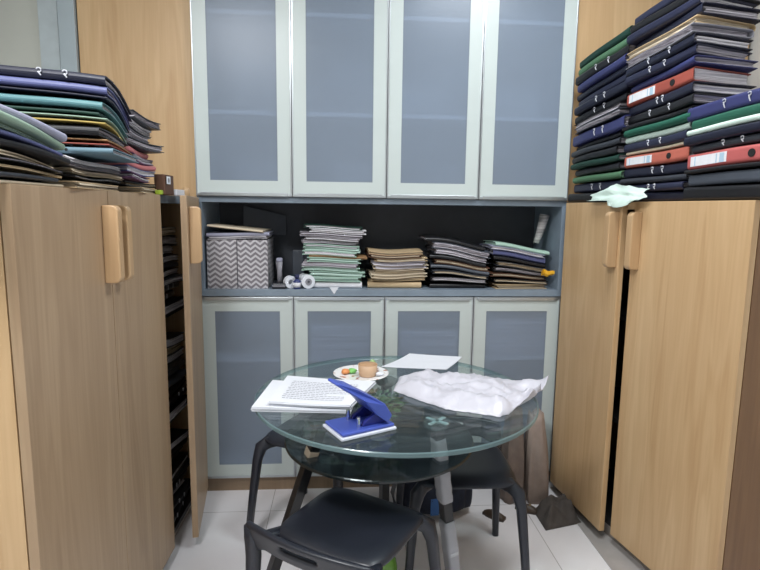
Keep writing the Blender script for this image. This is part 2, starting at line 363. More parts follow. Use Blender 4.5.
# ------------------------------------------------------------------ files and folders
ORD = ['bottom', 'second', 'third', 'fourth', 'fifth', 'sixth', 'seventh', 'eighth', 'ninth', 'tenth', 'eleventh', 'twelfth', 'thirteenth', 'fourteenth',
       'fifteenth', 'sixteenth', 'seventeenth', 'eighteenth', 'nineteenth', 'twentieth', 'twenty-first', 'twenty-second', 'twenty-third', 'twenty-fourth']
def where(i, n): return 'lowest' if i == 0 else ('topmost' if i == n-1 else ORD[i]+' from bottom')
RNG = random.Random(7)
def page_block(L, W_, z0, z1, wave, rng, nl=5, jit=.006, y0=.012):
    """block of sheets with uneven edges"""
    nx, ny = 10, 5; m = MB(); rings = []
    border = [(i, 0) for i in range(nx)]+[(nx, j) for j in range(ny)]+[(i, ny) for i in range(nx, 0, -1)]+[(0, j) for j in range(ny, 0, -1)]
    V = []; F = []
    def pt(i, j, z, dx0, dx1, dy0, dy1):
        x = -L/2+dx0+(L-dx0-dx1)*i/nx; y = y0+dy0+(W_-y0-dy0-dy1)*j/ny
        return (x, y, z+wave(x, y))
    for k in range(nl+1):
        z = z0+(z1-z0)*k/nl; d = [rng.uniform(0, jit) for _ in range(4)]
        for q in ((0, 1) if 0 < k < nl else (0,)):
            if q: d = [rng.uniform(0, jit) for _ in range(4)]
            rings.append(len(V)); V += [pt(i, j, z, *d) for i, j in border]
            if k in (0, nl): last = d
            if k == 0: d0 = d
    nb = len(border)
    for a, b in zip(rings[:-1], rings[1:]): F += [(a+i, a+(i+1) % nb, b+(i+1) % nb, b+i) for i in range(nb)]
    for z, d, ring, flip in ((z0, d0, rings[0], True), (z1, last, rings[-1], False)):
        idx = {}
        for n_, (i, j) in enumerate(border): idx[(i, j)] = ring+n_
        for i in range(1, nx):
            for j in range(1, ny): idx[(i, j)] = len(V); V.append(pt(i, j, z, *d))
        for i in range(nx):
            for j in range(ny):
                q = (idx[(i, j)], idx[(i+1, j)], idx[(i+1, j+1)], idx[(i, j+1)]); F.append(q[::-1] if flip else q)
    return m.add(V, F)
def cover_shell(L, W_, T, wave, t=.0028, r=None, flap=0.0, rng=None, lift=0.0):
    """C-shaped folded cover: bottom leaf, rounded spine at y=0, top leaf"""
    r = min(T/2, .010) if r is None else r
    def prof(o):
        rr = max(r-o, .0005); P = []
        for k in range(5): P.append((W_-W_*.96*k/4*1.0 if k else W_, o))
        P = [(W_-(W_-r)*k/4, o) for k in range(5)]
        for k in range(1, 4): a = k*math.pi/8; P.append((r-rr*math.sin(a), r-rr*math.cos(a)))
        P.append((r-rr, r)); P.append((r-rr, T-r))
        for k in range(1, 4): a = k*math.pi/8; P.append((r-rr*math.cos(a), T-r+rr*math.sin(a)))
        P += [(r+(W_-r)*k/4, T-o+lift*(k/4)**2) for k in range(5)]
        return P
    A, B = prof(0), prof(t); n = len(A); nx = 12; V = []; F = []
    for i in range(nx+1):
        x = -L/2+L*i/nx
        for y, z in A+B: V.append((x, y, z+wave(x, y)))
    q = 2*n
    for i in range(nx):
        a, b = i*q, (i+1)*q
        for j in range(n-1):
            F.append((a+j, b+j, b+j+1, a+j+1)); F.append((a+n+j, a+n+j+1, b+n+j+1, b+n+j))
        F.append((a, a+n, b+n, b)); F.append((a+n-1, b+n-1, b+2*n-1, a+2*n-1))
    for a, fl in ((0, 0), (nx*q, 1)):
        for j in range(n-1):
            f = (a+j, a+j+1, a+n+j+1, a+n+j); F.append(f if fl else f[::-1])
    return MB().add(V, F)
def hook(x, T, wave):
    """white metal lever-arch clip on the spine"""
    z = wave(x, 0); h = T*.5
    m = MB(); p = [(x+.004, -.002, z+T*.22), (x, -.003, z+T*.45), (x-.001, -.003, z+T*.6)]
    m.tube(p, [.0016, .0022, .0022], 6); 
    c = [(x+.0055*math.cos(a), -.003, z+T*.72+.0055*math.sin(a)) for a in [i*math.pi/5-2.2 for i in range(9)]]
    m.tube(c, .0017, 6); return m
CLIP = plain('white_clip_metal', srgb(206, 208, 214), .35, .2)
def file_item(kind, colour, L, W_, T, loc, rz, wave, rng, pages='white', clips=(-.07, .13)):
    """kind: binder (clips on spine) | box (label + finger hole) | folder (plain) | loose (papers) | open (fore edge outwards)"""
    nm = {'binder': 'clip_binder', 'box': 'box_file', 'folder': 'file_folder', 'loose': 'paper_bundle', 'open': 'file_folder', 'crumpled': 'paper_folder'}[kind]
    root = empty(nm, loc, rz)
    if kind == 'loose':
        page_block(L, W_, 0, T-.0006, wave, rng, max(3, int(T/.004)), .016, 0).build('sheets', [PAGES[pages]], root)
        return root
    flip = kind == 'open'
    w2 = (lambda x, y: wave(-x, W_-y)) if flip else wave
    lift = 0
    cs = cover_shell(L, W_, T-.0006, w2, rng=rng, r=min(T/2*.95, .012 if kind != 'crumpled' else .02))
    pb = page_block(L-.012, W_-(.006 if not flip else -.004), .0033, T-.0042, w2, rng, max(2, int(T/.006)), .012 if kind != 'box' else .004)
    parts = [(cs, 'cover', cover_mat(colour), True), (pb, 'pages', PAGES[pages], False)]
    if kind == 'box':
        x = rng.choice([-.0, .0]); y = -.0008
        z = w2(0, 0)
        lab = MB().slab(6, 2, lambda u, v: Vector((-L*.46+L*.42*u, -.0012, .18*T+.62*T*v+w2(-L*.46+L*.42*u, 0))), lambda u, v: Vector((-L*.46+L*.42*u, .0002, .18*T+.62*T*v+w2(-L*.46+L*.42*u, 0))))
        parts.append((lab, 'spine_label', LABELW, False))
        for f in (.12, .72, .82):
            xx = -L*.46+L*.42*f; l2 = bx(xx, xx+.004 if f != .82 else xx+.05*L, -.0018, -.001, .2*T+w2(xx, 0), .76*T+w2(xx, 0))
            parts.append((l2, 'label_rule', plain('label_blue', srgb(170, 196, 214), .6), False))
        xh = L*.22; hm = MB().lathe([(T*.24, 0), (T*.24, .0016), (T*.17, .0016)], 18, Matrix.Translation((xh, -.0016+.0014, T*.5+w2(xh, 0))) @ Matrix.Rotation(math.pi/2, 4, 'X'))
        parts.append((hm, 'finger_hole', DARK_GAP, False))
    if kind == 'binder':
        for f in clips: parts.append((hook(L*f+rng.uniform(-.02, .02), T, w2), 'clip', CLIP, True))
    cov = None
    for mb, n, mt, sm in parts:
        if flip: mb.v = [(-x, W_-y, z) for x, y, z in mb.v]
        o = mb.build(n, mt, cov if (n == 'label_rule' and cov) else root, 0, False)
        if n == 'spine_label': cov = o
        if n == 'cover':
            for p in o.data.polygons: p.use_smooth = False
    return root
KW = {'binder': 'clip binder', 'box': 'box file', 'folder': 'folder', 'loose': 'loose papers', 'open': 'open-edged folder', 'crumpled': 'crumpled folder'}
def stack(items, org, rz, place, group, seed, amp=.002, droop=0.05, lean=0.0, jx=.012, jy=.012, jr=.03, W_=.25, L=.34, clear=.0004, shear=(0, 0)):
    """pile of items (kind, colour, thickness[, pages, dL, dx, dy, drz]) from the bottom up"""
    rng = random.Random(seed); z = org[2]; n = len(items); H0 = sum(i[2] for i in items)
    c, s = math.cos(rz), math.sin(rz); ph = rng.uniform(0, 6)
    pa = pd = ps = 0
    for i, it in enumerate(items):
        k, colr, T = it[:3]; pg = it[3] if len(it) > 3 and it[3] else 'white'; o = it[4] if len(it) > 4 else {}
        g = (z-org[2])/max(H0, .01)
        a = amp*min(1, g*4); d = droop*min(1, g*1.3); sl = lean*min(1, g*1.6)
        cl = max(0, pd-d, d-pd)*(W_-.01)**2+abs(sl-ps)*L*.56+abs(a-pa)*1.7; pa, pd, ps = a, d, sl
        cl = min(cl, T*.65); z += cl; T -= cl
        dx = o.get('dx', rng.uniform(-jx, jx)); dy = o.get('dy', rng.uniform(0, jy)); dr = o.get('dr', rng.uniform(-jr, jr))
        dx += shear[0]*g; dy += shear[1]*g
        def wave(x, y, a=a, d=d, sl=sl, cd=math.cos(dr), sd=math.sin(dr), dx=dx, dy=dy):
            x, y = dx+cd*x-sd*y, dy+sd*x+cd*y
            return a*math.sin(16*x+ph)+a*.6*math.sin(23*y+ph*2)-d*max(0, y-.06)**2-sl*x
        loc = (org[0]+c*dx-s*dy, org[1]+s*dx+c*dy, z)
        r = file_item(k, colr, L+o.get('dL', rng.uniform(-.012, .012)), W_+o.get('dW', rng.uniform(-.01, .01)), T, loc, rz+dr, wave, rng, pg, o.get('clips', (-.07, .13)))
        adj = o.get('adj', '')
        nmv = KW[k]
        lab = (adj+' ' if adj else '')+((colr+' ') if k != 'loose' else pg+' ')+nmv+', '+where(i, n)+' '+place
        tag(r, lab, {'binder': 'binder', 'box': 'box file', 'loose': 'papers'}.get(k, 'folder'), group)
        z += T+clear
    return z
ZT = 1.4445
# --- right cabinet: three piles, spines towards the room
def on_right(y, back=0.0): # point on right cabinet front line (x at a y)
    return 1.506-.174*y+back
rz_r = -math.pi/2+math.radians(10)
def ry(y, off=.0): return (on_right(y, off), y, ZT)
near = [('folder', 'black', .046, 'grey'), ('folder', 'slate', .044, 'grey'), ('folder', 'black', .018, 'grey'), ('box', 'coral red', .054, 'white', {'dr': 0, 'dx': 0}),
        ('binder', 'charcoal', .030, 'grey'), ('folder', 'dark navy', .034, 'grey'), ('folder', 'pale mint', .020, 'white'), ('folder', 'green', .032, 'white'), ('binder', 'violet blue', .046, 'white', {'dL': .02})]
stack(near, ry(1.676, .0), rz_r, 'in the right cabinet pile nearest camera', 'near pile on the right cabinet', 3, .0014, .1, -.06, jx=.008, jy=.016, L=.345)
mid = [('folder', 'dark navy', .034, 'grey'), ('binder', 'navy', .032, 'grey'), ('folder', 'charcoal', .026, 'grey'), ('binder', 'dark navy', .040, 'buff'), ('box', 'orange red', .050, 'white', {'dr': 0}),
       ('folder', 'beige', .016, 'buff'), ('binder', 'navy', .034, 'grey'), ('crumpled', 'pale mint', .026, 'mint'), ('folder', 'green', .028, 'white'), ('folder', 'black', .022, 'grey'),
       ('binder', 'black', .036, 'grey'), ('binder', 'dark navy', .040, 'white'), ('box', 'brick', .052, 'white', {'dr': .02}), ('folder', 'violet blue', .030, 'grey'), ('binder', 'navy', .034, 'grey'), ('binder', 'dark navy', .034, 'white'),
       ('open', 'grey', .030, 'grey'), ('open', 'buff', .026, 'buff'), ('folder', 'dark navy', .036, 'grey'), ('folder', 'navy', .034, 'white'), ('folder', 'black', .034, 'grey'), ('folder', 'navy', .036, 'grey')]
stack(mid, ry(2.022, .0), rz_r, 'in the middle pile on right cabinet', 'middle pile on the right cabinet', 5, .0025, .25, -.13, L=.335, jx=.011, jy=.028, jr=.05)
far = [('folder', 'black', .040, 'grey'), ('binder', 'navy', .046, 'grey'), ('crumpled', 'grass green', .034, 'mint'), ('folder', 'black', .034, 'grey'), ('folder', 'dark green', .030, 'white'), ('folder', 'black', .034, 'grey'),
       ('folder', 'charcoal', .030, 'white'), ('folder', 'black', .024, 'grey'), ('binder', 'violet blue', .050, 'grey', {'dL': .03}), ('open', 'charcoal', .030, 'grey'), ('open', 'black', .026, 'grey'), ('binder', 'black', .036, 'grey'), ('binder', 'dark navy', .040, 'grey'),
       ('folder', 'navy', .034, 'grey'), ('folder', 'dark navy', .030, 'grey'), ('folder', 'violet blue', .034, 'grey'), ('binder', 'black', .038, 'grey'), ('crumpled', 'grass green', .040, 'mint'), ('folder', 'dark green', .034, 'white')]
stack(far, ry(2.368, .0), rz_r, 'in the right cabinet pile beside glass doors', 'far pile on the right cabinet', 9, .003, .2, -.18, L=.335, jx=.012, jy=.03, jr=.05)
# mint paper hanging over the door top at the foot of the middle pile
def crumple(name, mat, pts_fn, nx=14, ny=10, th=.0012, parent=None):
    return MB().slab(nx, ny, lambda u, v: pts_fn(u, v)+Vector((0, 0, th)), lambda u, v: pts_fn(u, v)).build(name, mat, parent, 0, True)
def _mint(u, v):
    y = 2.30-.32*u+.02*math.sin(7*v); n1 = mn.noise(Vector((u*5, v*4, .7))); n2 = mn.noise(Vector((u*13, v*9, 3.1)))
    hi = .050+.012*math.sin(4*u)+.014*n1-.018*max(0, .25-u)*4
    out = .016+.036*v+.012*n1+.006*n2
    z = hi*(1-v)**1.2+.002+.004*abs(n2)
    if v > .8 and .45 < u < .9: z -= .028*(v-.8)*5*(.5+.5*math.sin((u-.45)*7)); out += .012
    return Vector((on_right(y)-out, y, ZT+z))
tag(crumple('paper_sheet', cover_mat('pale mint'), _mint), 'crumpled pale mint paper hanging over the right cabinet top edge', 'paper')

# --- left cabinet
def on_left(y, back=0.0): return -.688+.03*(y-1.2)-back
rz_l = math.pi/2-math.radians(1.7)
def ly(y, back=.0): return (on_left(y, back), y, ZT)
L2 = [('folder', 'beige', .008, 'buff'), ('folder', 'charcoal', .015, 'grey'), ('open', 'buff', .013, 'buff'), ('open', 'black', .012, 'grey'), ('open', 'beige', .015, 'buff'), ('folder', 'black', .020, 'grey'),
      ('folder', 'lilac', .018, 'mint'), ('open', 'sage', .013, 'mint'), ('folder', 'sage', .018, 'white'), ('folder', 'lilac grey', .022, 'grey')]
stack(L2, ly(1.26, -.005), rz_l, 'in the left cabinet pile nearest the camera', 'near pile on the left cabinet', 21, .003, .2, .14, L=.34, W_=.24, jx=.03, jy=.03, jr=.10)
L3 = [('open', 'buff', .018, 'buff'), ('open', 'black', .016, 'white'), ('loose', '', .018, 'buff'), ('loose', '', .014, 'grey'), ('loose', '', .012, 'white')]
zz = stack(L3, ly(1.62, -.0), rz_l, 'in pile under the teal folder', 'low pile on the left cabinet', 22, .004, .1, .05, L=.33, W_=.24, jx=.03, jy=.03, jr=.10)
L1 = [('box', 'sky blue', .016, 'white'), ('box', 'brick', .012, 'white'), ('box', 'orange', .012, 'white'), ('folder', 'black', .030, 'grey'), ('folder', 'yellow', .016, 'buff'), ('folder', 'sage', .012, 'mint'), ('folder', 'dark green', .014, 'grey'),
      ('folder', 'teal', .028, 'white'), ('folder', 'dark navy', .014, 'grey'), ('folder', 'lilac', .028, 'grey'), ('binder', 'dark navy', .026, 'white', {'clips': (.14, .30)})]
stack(L1, (-.815, 1.47, zz+.012), math.radians(10), 'in upper left pile topped by a binder', 'upper pile on the left cabinet', 23, .0018, .8, .06, L=.40, W_=.31, jx=.018, jy=.02, jr=.045)
L4 = [('open', 'buff', .020, 'buff'), ('open', 'black', .018, 'buff'), ('open', 'purple', .022, 'grey'), ('open', 'lilac', .024, 'white'), ('folder', 'pink', .020, 'white'), ('open', 'purple', .022, 'grey'), ('folder', 'pink', .022, 'white'), ('open', 'charcoal', .026, 'grey'),
      ('open', 'grey', .030, 'grey'), ('open', 'black', .028, 'white'), ('open', 'charcoal', .024, 'grey')]
stack(L4, ly(1.97, -.0), rz_l, 'in the left cabinet pile beside maple panel', 'far pile on the left cabinet', 24, .005, .1, .03, L=.26, W_=.24, jx=.035, jy=.035, jr=.16)
# small brown box with white cards at the far end
o = tag(bx(-.05, .05, -.02, .02, 0, .075).build('brown_box', cover_mat('brown'), None, .004), 'small brown box standing at far end of left cabinet top', 'box'); o.location = (-.672, 2.15, ZT); o.rotation_euler = (0, 0, rz_l)
t = empty('white_card', (-.648, 2.125, ZT+.04), rz_l-math.pi/2); tag(t, 'small white card with round grey picture on the brown box', 'card')
bx(-.0, .001, -.02, .02, 0, .028).build('card_sheet', PAPER, t)
MB().lathe([(.009, 0), (.009, .0012)], 16, Matrix.Translation((.0005, 0, .014)) @ Matrix.Rotation(math.pi/2, 4, 'Y')).build('round_picture', cover_mat('grey'), t)
o = tag(bx(-.05, .05, -.012, .012, 0, .024).build('white_box', PAPER, None, .002), 'small white box lying above the ajar left door gap', 'box'); o.location = (-.655, 2.26, ZT); o.rotation_euler = (0, 0, rz_l)
o = tag(MB().lathe([(.0, .0), (.016, .0), (.018, .006), (.018, .03), (.012, .04), (0, .043)], 20).build('wooden_knob', MAPLE_H, None, 0, True), 'small round wooden knob standing beside the white box', 'knob'); o.location = (-.69, 2.50, ZT)
o = tag(bx(-.012, .012, -.012, .012, 0, .016).build('green_eraser', plain('lime_plastic', srgb(164, 190, 60), .5), None, .003), 'lime green eraser at the cabinet edge above the files', 'eraser'); o.location = (-.668, 2.075, ZT)

# --- files inside the ajar left cabinet, one pile per shelf
ins = Vector(LM @ Vector((-.036, 1.07, 0)))
for z0, nm, sd, cnt in ((.081, 'on lowest shelf inside left cabinet', 41, 10), (.521, 'on middle shelf inside left cabinet', 42, 10), (.971, 'on top shelf inside left cabinet', 43, 10)):
    rng = random.Random(sd); its = []
    for i in range(cnt):
        k = rng.choice(['open', 'folder', 'open', 'binder']); its.append((k, rng.choice(['black', 'dark navy', 'charcoal', 'slate']), rng.uniform(.026, .04), rng.choice(['white', 'white', 'white', 'buff'])))
    stack(its, (ins.x, ins.y, z0), rz_l, nm, 'files inside the left cabinet', sd, .004, .1, .06, L=.33, W_=.25, jx=.03, jy=.04, jr=.09)

# ------------------------------------------------------------------ niche contents
ZN = 1.0185
def chevron_mat():
    m, nt, p = new_mat('chevron_fabric')
    tc = N(nt, 'ShaderNodeTexCoord'); sp = N(nt, 'ShaderNodeSeparateXYZ'); nt.links.new(tc.outputs['Object'], sp.inputs[0])
    def M2(op, a, b=None, c=None):
        n = N(nt, 'ShaderNodeMath', operation=op)
        for i, q in enumerate((a, b, c)):
            if q is None: continue
            if isinstance(q, (int, float)): n.inputs[i].default_value = q
            else: nt.links.new(q, n.inputs[i])
        return n.outputs[0]
    xy = M2('ADD', sp.outputs['X'], sp.outputs['Y'])
    tri = M2('ABSOLUTE', M2('SUBTRACT', M2('FRACT', M2('DIVIDE', M2('ADD', xy, 10.0), .047)), .5))
    st = M2('FRACT', M2('DIVIDE', M2('MULTIPLY_ADD', tri, .036, M2('ADD', sp.outputs['Z'], 1.0)), .0245))
    fac = M2('LESS_THAN', st, .47)
    mx = N(nt, 'ShaderNodeMix', data_type='RGBA'); mx.inputs[6].default_value = srgb(124, 120, 126); mx.inputs[7].default_value = srgb(196, 194, 198)
    nt.links.new(fac, mx.inputs[0]); nt.links.new(mx.outputs[2], p.inputs['Base Color']); p.inputs['Roughness'].default_value = .9
    return m
t = empty('storage_box', (-.492, 2.612, ZN), math.radians(1)); tag(t, 'grey and white chevron fabric storage box in the niche', 'storage box')
m = MB(); w, d, h = .282, .27, .232
def bulge(u): return .006*math.sin(math.pi*u)
m.slab(8, 6, lambda u, v: Vector((-w/2+w*u, -bulge(u)*(1 if v < 1 else .4), h*v)), lambda u, v: Vector((-w/2+w*u, .006, h*v)))
m.slab(8, 6, lambda u, v: Vector((-w/2+w*u, d+bulge(u)*.5, h*v)), lambda u, v: Vector((-w/2+w*u, d-.006, h*v)))
m.box(-w/2, -w/2+.006, .006, d-.006, 0, h); m.box(w/2-.006, w/2, .006, d-.006, 0, h); m.box(-w/2, w/2, .0, d, 0, .006)
m.build('body', chevron_mat(), t)
bx(-.002, .002, -.0085, -.0055, .002, h-.002).build('seam', plain('seam_grey', srgb(84, 82, 88), .9), t)
def sheets(label, loc, rz, L, W_, T, pages, wave, seed, cat='papers', group=None, col=None):
    r = empty('paper_bundle' if not col else 'file_folder', loc, rz); rng = random.Random(seed)
    if col:
        cover_shell(L, W_, T, wave, r=T*.45).build('cover', cover_mat(col), r); page_block(L-.01, W_-.004, .003, T-.0035, wave, rng, 2, .008).build('pages', PAGES[pages], r)
    else: page_block(L, W_, 0, T, wave, rng, max(2, int(T/.004)), .014, 0).build('sheets', PAGES[pages], r)
    return tag(r, label, cat, group)
zb = ZN+h+.001
sheets('loose white papers lying across the chevron box', (-.487, 2.603, zb+.004), .02, .285, .22, .012, 'white', lambda x, y: .004*math.sin(14*x)-.05*max(0, x-.08)**1.0*.4, 51)
sheets('grey folder resting on the papers in the chevron box', (-.485, 2.60, zb+.016), .03, .29, .22, .016, 'grey', lambda x, y: .003*math.sin(11*x), 52, 'folder', None, 'lilac grey')
sheets('cream folder tilted on top of the chevron box', (-.497, 2.597, zb+.047), -.05, .26, .22, .010, 'buff', lambda x, y: .012-.10*(x+.12), 53, 'folder', None, 'beige')
o = tag(MB().slab(8, 6, lambda u, v: Vector((-.11+.22*u, .02*v+.01*math.sin(3*u), .02+.15*v-.05*u*v)), lambda u, v: Vector((-.11+.22*u, .02*v+.004+.01*math.sin(3*u), .02+.15*v-.05*u*v))).build('paper_folder', cover_mat('slate')), 'dark grey folder leaning behind the chevron box papers', 'folder'); o.location = (-.40, 2.885, zb-.01)
# black based stamp
t = empty('desk_stamp', (-.300, 2.615, ZN), 0); tag(t, 'black desk stamp with grey upright handle beside chevron box', 'stamp')
bx(-.030, .034, -.02, .09, 0, .026).build('base', BLACK_PL, t, .004); bx(-.028, .032, -.0205, -.018, .012, .018).build('base_strip', cover_mat('grey'), t)
MB().tube([(.004, .02, .026), (.002, .022, .08), (0, .02, .128)], [(.012, .010), (.014, .012), (.017, .014)], 14, sq=3).build('handle', cover_mat('grey'), t, 0, True)
bx(-.013, .017, .005, .035, .1275, .146).build('handle_cap', cover_mat('lilac grey'), t, .006)
o = tag(bx(-.028, .028, 0, .04, 0, .17).build('grey_carton', cover_mat('slate'), None, .003), 'upright dark grey carton behind the small bottles', 'carton'); o.location = (-.222, 2.80, ZN)
o = tag(bx(-.06, .06, 0, .06, 0, .05).build('teal_case', plain('dark_teal_plastic', srgb(30, 62, 72), .5), None, .006), 'dark teal case lying under the grey carton front', 'case'); o.location = (-.205, 2.72, ZN)
t = empty('ink_bottle', (-.213, 2.612, ZN)); tag(t, 'small dark blue ink bottle with white label in the niche', 'bottle')
MB().lathe([(0, 0), (.016, 0), (.018, .004), (.018, .036), (.010, .044), (.008, .046), (.008, .05), (0, .05)], 24).build('body', plain('ink_blue', srgb(44, 56, 112), .25), t, 0, True)
MB().lathe([(.0186, .008), (.0186, .03)], 24).build('label_band', LABELW, t, 0, True)
MB().lathe([(0, .05), (.011, .05), (.011, .066), (.009, .068), (0, .068)], 20).build('cap', plain('cap_navy', srgb(36, 42, 86), .4), t, 0, True)
t = empty('tape_roll', (-.248, 2.63, ZN)); tag(t, 'white tape roll standing left of the ink bottle', 'tape roll')
MB().lathe([(.013, -.012), (.03, -.012), (.03, .012), (.013, .012), (.013, -.012)], 28, Matrix.Translation((0, 0, .03)) @ Matrix.Rotation(.5, 4, 'Z') @ Matrix.Rotation(math.pi/2, 4, 'X')).build('tape', PAPER, t, 0, False)
t = empty('plastic_jar', (-.158, 2.61, ZN)); tag(t, 'white plastic jar lying on its side beside the ink bottle', 'jar')
Mj = Matrix.Translation((0, 0, .033)) @ Matrix.Rotation(.35, 4, 'Z') @ Matrix.Rotation(-math.pi/2, 4, 'X')
MB().lathe([(0, 0), (.02, 0), (.033, .001), (.033, .085), (.030, .09), (0, .09)], 28, Mj).build('body', PAPER, t, 0, False)
MB().lathe([(.012, -.002), (.016, -.0025), (.016, .0), (.012, .0)], 24, Mj).build('lid_ring', cover_mat('grey'), t); MB().lathe([(0, -.002), (.006, -.002), (.006, 0)], 16, Mj).build('lid_dot', cover_mat('slate'), t)
# papers behind the frosted panes of the base cabinets
for k, (xx, zz_, LL, TT_, lb) in enumerate(((-.005, .679, .30, .16, 'white papers blurred behind the second base cabinet pane from the left'), (.43, .679, .30, .12, 'white papers blurred behind the third base cabinet pane from the left'), (.875, .679, .32, .19, 'white papers blurred behind the rightmost base cabinet pane'))):
    sheets(lb, (xx, 2.606, zz_+.0005), 0, LL, .22, TT_, 'white', lambda x, y: 0.0, 71+k)
# five paper piles
n1 = [('folder', 'white', .030, 'white'), ('open', 'mint', .026, 'mint'), ('open', 'mint', .024, 'mint'), ('open', 'mint', .022, 'mint'), ('loose', '', .022, 'grey', {'dx': -.02}), ('open', 'mint', .022, 'mint'), ('open', 'orange', .010, 'buff'), ('open', 'mint', .020, 'white'),
      ('loose', '', .016, 'mint'), ('open', 'mint', .014, 'grey'), ('loose', '', .020, 'grey'), ('loose', '', .018, 'white'), ('loose', '', .018, 'grey', {'dx': -.012, 'dL': .035}), ('open', 'white', .020, 'white'), ('open', 'dark green', .014, 'white')]
stack(n1, (-.036, 2.615, ZN), 0, 'in the mint niche pile', 'mint pile in the niche', 61, .004, .0, .02, L=.27, W_=.22, jx=.022, jy=.02, jr=.05)
n2 = [('folder', 'buff', .030, 'buff'), ('open', 'buff', .022, 'buff'), ('open', 'beige', .022, 'buff'), ('loose', '', .022, 'buff'), ('open', 'beige', .020, 'grey'), ('loose', '', .018, 'grey'), ('open', 'buff', .016, 'buff'), ('open', 'brown', .016, 'buff'), ('open', 'buff', .014, 'buff')]
stack(n2, (.274, 2.615, ZN), 0, 'in the low buff niche pile', 'buff pile in the niche', 62, .007, .0, .04, L=.265, W_=.22, jx=.022, jy=.02, jr=.06)
n3 = [('folder', 'black', .024, 'grey'), ('open', 'black', .030, 'white'), ('open', 'charcoal', .028, 'buff'), ('folder', 'slate', .022, 'grey'), ('open', 'brown', .022, 'buff'), ('folder', 'black', .022, 'grey'), ('open', 'charcoal', .030, 'grey'), ('open', 'slate', .030, 'grey'), ('folder', 'black', .020, 'grey', {'dx': -.03})]
stack(n3, (.582, 2.615, ZN), 0, 'in the leaning black niche pile', 'black pile in the niche', 63, .008, .0, .14, L=.285, W_=.23, jx=.022, jy=.02, jr=.06)
n4 = [('open', 'buff', .022, 'buff'), ('open', 'black', .022, 'buff'), ('open', 'brown', .024, 'buff'), ('open', 'black', .026, 'grey'), ('open', 'charcoal', .026, 'buff'), ('folder', 'black', .022, 'grey'), ('folder', 'lilac', .030, 'white'), ('open', 'lilac grey', .016, 'white'), ('folder', 'mint', .018, 'mint')]
stack(n4, (.887, 2.615, ZN), 0, 'in the niche pile beneath rolled newspaper', 'rightmost pile in the niche', 64, .005, .0, .14, L=.275, W_=.22, jx=.02, jy=.02, jr=.05)
t = tag(MB().slab(6, 4, lambda u, v: Vector((.0+.055*u, .0+.012*math.sin(5*u), .016+.022*v*(1-.35*u)+.004*math.sin(9*u))), lambda u, v: Vector((.0+.055*u, .02, .004+.022*v*(1-.35*u)+.004*math.sin(9*u)))).build('yellow_pouch', plain('yellow_plastic', srgb(238, 180, 40), .5)), 'yellow plastic pouch sticking out of the rightmost niche pile', 'pouch')
t.location = (.985, 2.592, ZN+.062)
t = empty('rolled_newspaper', (1.0, 2.715, ZN+.205)); tag(t, 'rolled newspaper leaning at the right end of the niche', 'newspaper')
MB().tube([(-.012, 0, .018), (.006, 0, .075), (.026, 0, .16)], [(.018, .014), (.024, .018), (.031, .024)], 18).build('roll', pages_mat('newsprint', srgb(206, 204, 204), srgb(120, 118, 120), 90), t, 0, True)
o = tag(MB().prism([(-.022, 0), (.022, 0), (.0, -.034)], lambda p: (p[0], 0, p[1]), lambda p: (p[0], .0008, p[1])).build('paper_slip', PAPER), 'white paper corner hanging below the mint niche pile', 'paper'); o.location = (-.035, 2.578, ZN+.012)

# ------------------------------------------------------------------ table
TC, TR, TZ = (.195, 1.878), .496, .75
t = empty('glass_table', (TC[0], TC[1], 0)); tag(t, 'round glass table with taped legs and smoked lower shelf', 'table')
def disc(R, z0, z1, name, mats, par, c=.003):
    m = MB(); seg = 96
    prof = [(0, z0), (R-c, z0), (R, z0+c), (R, z1-c), (R-c, z1), (0, z1)]
    ring = lambda r, z: [(r*math.cos(2*math.pi*i/seg), r*math.sin(2*math.pi*i/seg), z) for i in range(seg)]
    v = []; 
    for r, z in prof[1:5]: v += ring(r, z)
    m.add(v, [tuple(range(seg-1, -1, -1)), tuple(3*seg+i for i in range(seg))], 0)
    m.f += [(j*seg+i, j*seg+(i+1) % seg, (j+1)*seg+(i+1) % seg, (j+1)*seg+i) for j in range(3) for i in range(seg)]; m.m += [1]*(3*seg)
    return m.build(name, mats, par)
disc(TR, TZ-.016, TZ, 'tabletop', [GLASS, GLASS_EDGE], t)
sd = disc(.332, .592, .604, 'lower_shelf', [GLASS_SMOKE, plain('smoked_edge', srgb(26, 32, 34), .2)], t)
sd.location = (.135-TC[0], 1.842-TC[1], 0)
